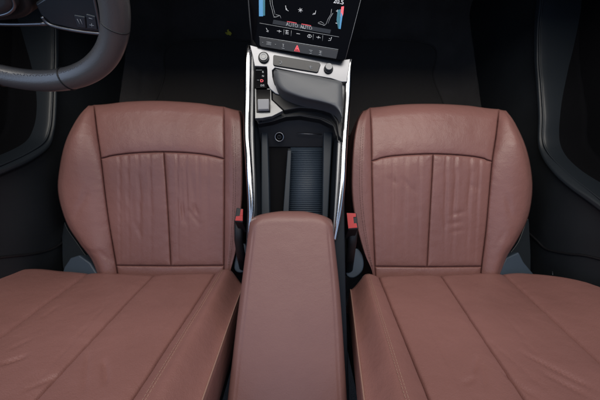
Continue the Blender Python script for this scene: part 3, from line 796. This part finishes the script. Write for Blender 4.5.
for ch_, u_, v_ in (('+', 337.6, 11.4), ('-', 336.4, 22.6), ('+', 263.6, 1), ('-', 264, 11)):
    v, f = text_data(ch_, SP, u_, v_, 4.2, SL); mesh('plus_sign' if ch_ == '+' else 'minus_sign', v, f, WHITE, scr, smooth=False)
ic = [[[(266.2, 28), (267.4, 30.4), (268.6, 30.8)], [(266.4, 31.2), (268.4, 31.8)]],
      [[(277, 30.8), (281.4, 31.4)], [(279.4, 30), (279.2, 32.8)]],
      [[(285.2, 30.2), (288.8, 30.8)], [(285.2, 32), (288.6, 32.6)], [(285.4, 33.6), (288.6, 34)], [(286.8, 30), (286.6, 34)]],
      [[(296.4, 33.4), (300, 34)]],
      [[(307.4, 36), (308.6, 34.6), (310.4, 34.8), (311.6, 36.4), (310.2, 37.6), (308.2, 37.2), (307.4, 36)], [(309.4, 34.6), (309.2, 37.6)]],
      [[(316.4, 37), (320.6, 37.8)], [(318.8, 36), (318, 38.8)]],
      [[(331.6, 37), (330.6, 40.4), (328.2, 40.6)], [(329, 38.4), (330, 38.6)]]]
strokes('function_symbol', SP, ic, .5, WHITE, scr)
edge([(284, 29.2), (283.6, 35)], 'symbol_divider', GREYI, .0003); edge([(291.4, 30.4), (291, 36.2)], 'symbol_divider', GREYI, .0003)
edge([(322.8, 35.2), (322.4, 41)], 'symbol_divider', GREYI, .0003); edge([(313.4, 34.2), (313, 39.8)], 'symbol_divider', GREYI, .0003)
bi = [[[(262.2, 42.2), (263.2, 42.4)]], [[(266.4, 41.6), (271.4, 42.6)], [(266.2, 44), (271.2, 45)], [(266.6, 42.8), (271.2, 43.8)]], [[(275, 44.2), (276, 44.4)]],
      [[(282.2, 44), (284.2, 44.4)], [(282.6, 46), (284, 46.2)], [(281.6, 48), (284.6, 48.6)], [(283.2, 44), (283.2, 48)]],
      [[(309, 50), (312.6, 50.6)], [(310, 51.6), (312, 52)], [(309.4, 53.4), (311.6, 53.6)]],
      [[(319, 50.8), (322, 51.4)], [(319, 52.6), (322, 53)], [(318.6, 54.6), (321.6, 55)], [(320.4, 50.8), (320.2, 55)]]]
strokes('button_symbol', SP, bi, .5, GREYI, bb, h=.0032)
strokes('hazard_symbol', SP, [[(297.2, 45.4), (294.4, 50.8), (299.6, 51.6), (297.2, 45.4)], [(297.1, 47.6), (296, 50), (298.4, 50.4), (297.1, 47.6)]], .9, REDE, bb, h=.0034)

# ================================================================ SEAT BELT BUCKLES
def buckle(side, label):
    if side < 0:
        c = [(236.4, 207.5), (243.4, 208.5), (243.0, 222.5), (234.2, 221.5)]
        red = [[(236.0, 216.2), (242.8, 215.6), (242.7, 221.0), (235.0, 220.6)], [(240.8, 209.0), (243.0, 209.2), (242.8, 215.7), (239.6, 215.9)]]
        st = [(239, 221, .42), (238.6, 240, .40), (241, 256, .36), (244, 268, .30)]
    else:
        c = [(346.4, 212.4), (356.6, 212.8), (358.6, 229), (348.0, 229.6)]
        red = [[(346.8, 213), (352.8, 213.2), (354.4, 227.8), (348.4, 228.4)], [(352.8, 213.2), (355.8, 213.4), (355.9, 216.8), (353.2, 217)], [(353.9, 223.4), (356.4, 223.2), (357.4, 227.6), (354.4, 227.8)]]
        st = [(353, 228, .42), (352, 244, .40), (350, 258, .36), (348, 270, .30)]
    zt = .455
    base = P(*st[-1])
    r = thing('seat_belt_buckle', base, label, 'belt buckle', 'seat belt buckles beside the console')
    prism('buckle_body', [P(u, v, zt) for u, v in c], (0, -.02, -.055), BLACKPL, r, bevel=.002)
    mp = [prism_data([P(u, v, zt + .0025) for u, v in q], Vector((0, 0, -.003))) for q in red]
    v, f = merge(mp); mesh('release_button', v, f, RED, r, bevel=.0006, smooth=False)
    v, f = tube_data([P(*q) for q in st], [.012, .011, .012, .014], n=12, flat=.6); mesh('buckle_stalk', v, f, BLACKPL, r)
buckle(-1, 'red and black belt buckle between the steering wheel side seat and the console')
buckle(1, 'red and black belt buckle between the console and the seat on the right')

# ================================================================ STEERING WHEEL
TW = R(25)
bot = ray(45, 79) * .425 + CP
upv = Vector((0, math.sin(TW), math.cos(TW)))
RW = .180
cen = Vector((-.407, bot.y, bot.z)) + upv * .165
WP = Plane(cen, (1, 0, 0), upv)
if WP.n.y > 0: WP.n = -WP.n
sw = thing('steering_wheel', cen, 'black leather steering wheel with satin silver spoke trim, over the front seat on the left', 'steering wheel')
def rim_pt(a):
    x, y = RW * math.cos(a), RW * math.sin(a)
    if y < 0: y = -.168 * (abs(math.sin(a)) ** .92)
    return x, y
NRM = 180
rp = [WP.at(*rim_pt(2 * math.pi * k / NRM)) for k in range(NRM)]
rrad = []
for k in range(NRM):
    a = 2 * math.pi * k / NRM
    rrad.append(.0165 + .0018 * math.exp(-((math.cos(a) ** 2 - 1) / .25) ** 2))
# swept with the plane normal as reference so that the section stays even
v, f = tube_data(rp, rrad, n=28, closed=True, up=WP.n, flat=.9); rim = mesh('rim', v, f, WHEELL, sw)
def ring_at(a, r_, m, nm):
    c = WP.at(*rim_pt(a)); t = (WP.at(*rim_pt(a + .01)) - WP.at(*rim_pt(a - .01))).normalized(); s = t.cross(WP.n).normalized()
    pts = [c + (s * math.cos(q) + WP.n * math.sin(q) * .9) * .0168 for q in [2 * math.pi * k / 24 for k in range(24)]]
    v, f = tube_data(pts, r_, n=6, closed=True, up=t); mesh(nm, v, f, m, rim)
for a in (-1.36, -1.92, -.52, -2.62): ring_at(a, .0011, BLACKPL, 'rim_seam')
st = []
for a0_, a1_ in ((-1.34, -.56), (-2.6, -1.80), (-1.76, -1.38)):
    n_ = int(abs(a1_ - a0_) * .17 / .0045)
    for i in range(n_):
        a = a0_ + (a1_ - a0_) * i / n_
        c = WP.at(*rim_pt(a)); t = (WP.at(*rim_pt(a + .01)) - WP.at(*rim_pt(a - .01))).normalized()
        inn = (WP.o - c).normalized()
        c = c + inn * .0135 + WP.n * .0085
        ax = (t + (inn - WP.n) * .5 * (1 if i % 2 else -1)).normalized()
        st.append(box_data(c, .0032, .0008, .0008, ax, ax.orthogonal()))
v, f = merge(st); mesh('rim_stitching', v, f, mat('grey_thread', (.10, .10, .11), .7), rim, smooth=False)
def wxy(px): return [WP.loc(WP.hit(u, v)) for u, v in px]
def wplate(nm, px, h, th, m, parent, bevel=.002, mirror=False, sm=0):
    q = wxy(px)
    if mirror: q = [(-x, y) for x, y in q]
    if sm: q = [(p.x, p.y) for p in spline([(*a, 0) for a in q], sm, True)]
    return prism(nm, [WP.at(x, y, h) for x, y in q], -WP.n * th, m, parent, bevel)
# hub pad in wheel coordinates
hub = [(-.062, .055), (.062, .055), (.070, .02), (.062, -.045), (.045, -.066), (0, -.072), (-.045, -.066), (-.062, -.045), (-.070, .02)]
hs = [(p.x, p.y) for p in spline([(*a, 0) for a in hub], 8, True)]
hb = prism('airbag_cover', [WP.at(x, y, .022) for x, y in hs], -WP.n * .05, WHEELD, sw, .008, segs=5)
tube('hub_trim', [WP.at(x, y, .018) for x, y in hs], .0016, SATIN, sw, closed=True, n=8, up=WP.n)
hl = [(p.x * 1.13, p.y * 1.13) for p in spline([(*a, 0) for a in hub], 8, True)]
prism('hub_base', [WP.at(x, y, .008) for x, y in hl], -WP.n * .05, BLACKPL, sw, .006)
for mir in (False, True):
    sp2 = wplate('spoke', [(36, 2), (60, -12), (95, -6), (102.5, 31.5), (78, 29), (53, 23), (42, 14)], .004, .022, SPOKE, sw, .003, mir)
    for ln, nm in (([(44, 15), (52.5, 23.4), (78, 29.2), (102.3, 32.2)], 'spoke_trim'), ([(102.3, 32.2), (100.2, 18), (95.5, -6)], 'spoke_trim')):
        q = wxy(ln)
        if mir: q = [(-x, y) for x, y in q]
        tube(nm, spline([WP.at(x, y, .005) for x, y in q], 5), .0021, SATIN, sp2, n=8, up=WP.n)
    for bt, lns in (([(76, 13), (87, 15), (88, 26.5), (79.5, 25.4)], [[(79.5, 17), (82, 22)], [(82.4, 17.2), (84.6, 22.2)]]),
                    ([(88, 12), (97.2, 14.6), (99.2, 27.8), (89.2, 26.8)], [[(91, 16), (94.6, 17)], [(91.6, 22.8), (96, 23.6)], [(93.8, 21.4), (94, 25)]])):
        q = wxy(bt)
        if mir: q = [(-x, y) for x, y in q]
        bo = prism('spoke_button', [WP.at(x, y, .0062) for x, y in q], -WP.n * .004, SPOKEB, sp2, .0012)
        for ln in lns:
            q = wxy(ln)
            if mir: q = [(-x, y) for x, y in q]
            tube('spoke_symbol', [WP.at(x, y, .0063) for x, y in q], .00032, GREYI, sp2, n=6, up=WP.n)
q = wxy([(48, 22.4), (20, 23), (0, 22.6)]); x0, y0 = q[-1]
ln = q + [(0, y0 + .001)] + [(-x, y) for x, y in reversed(q)]
tube('lower_trim', spline([WP.at(x, y, .004) for x, y in ln if True], 4), .0024, SATIN, sw, n=8, up=WP.n)
v, f = tube_data([WP.at(0, 0, -.02), WP.at(0, 0, -.12), WP.at(0, -.01, -.34)], [.05, .045, .055], n=24, up=Vector((1, 0, 0))); mesh('steering_column', v, f, BLACKPL, sw)
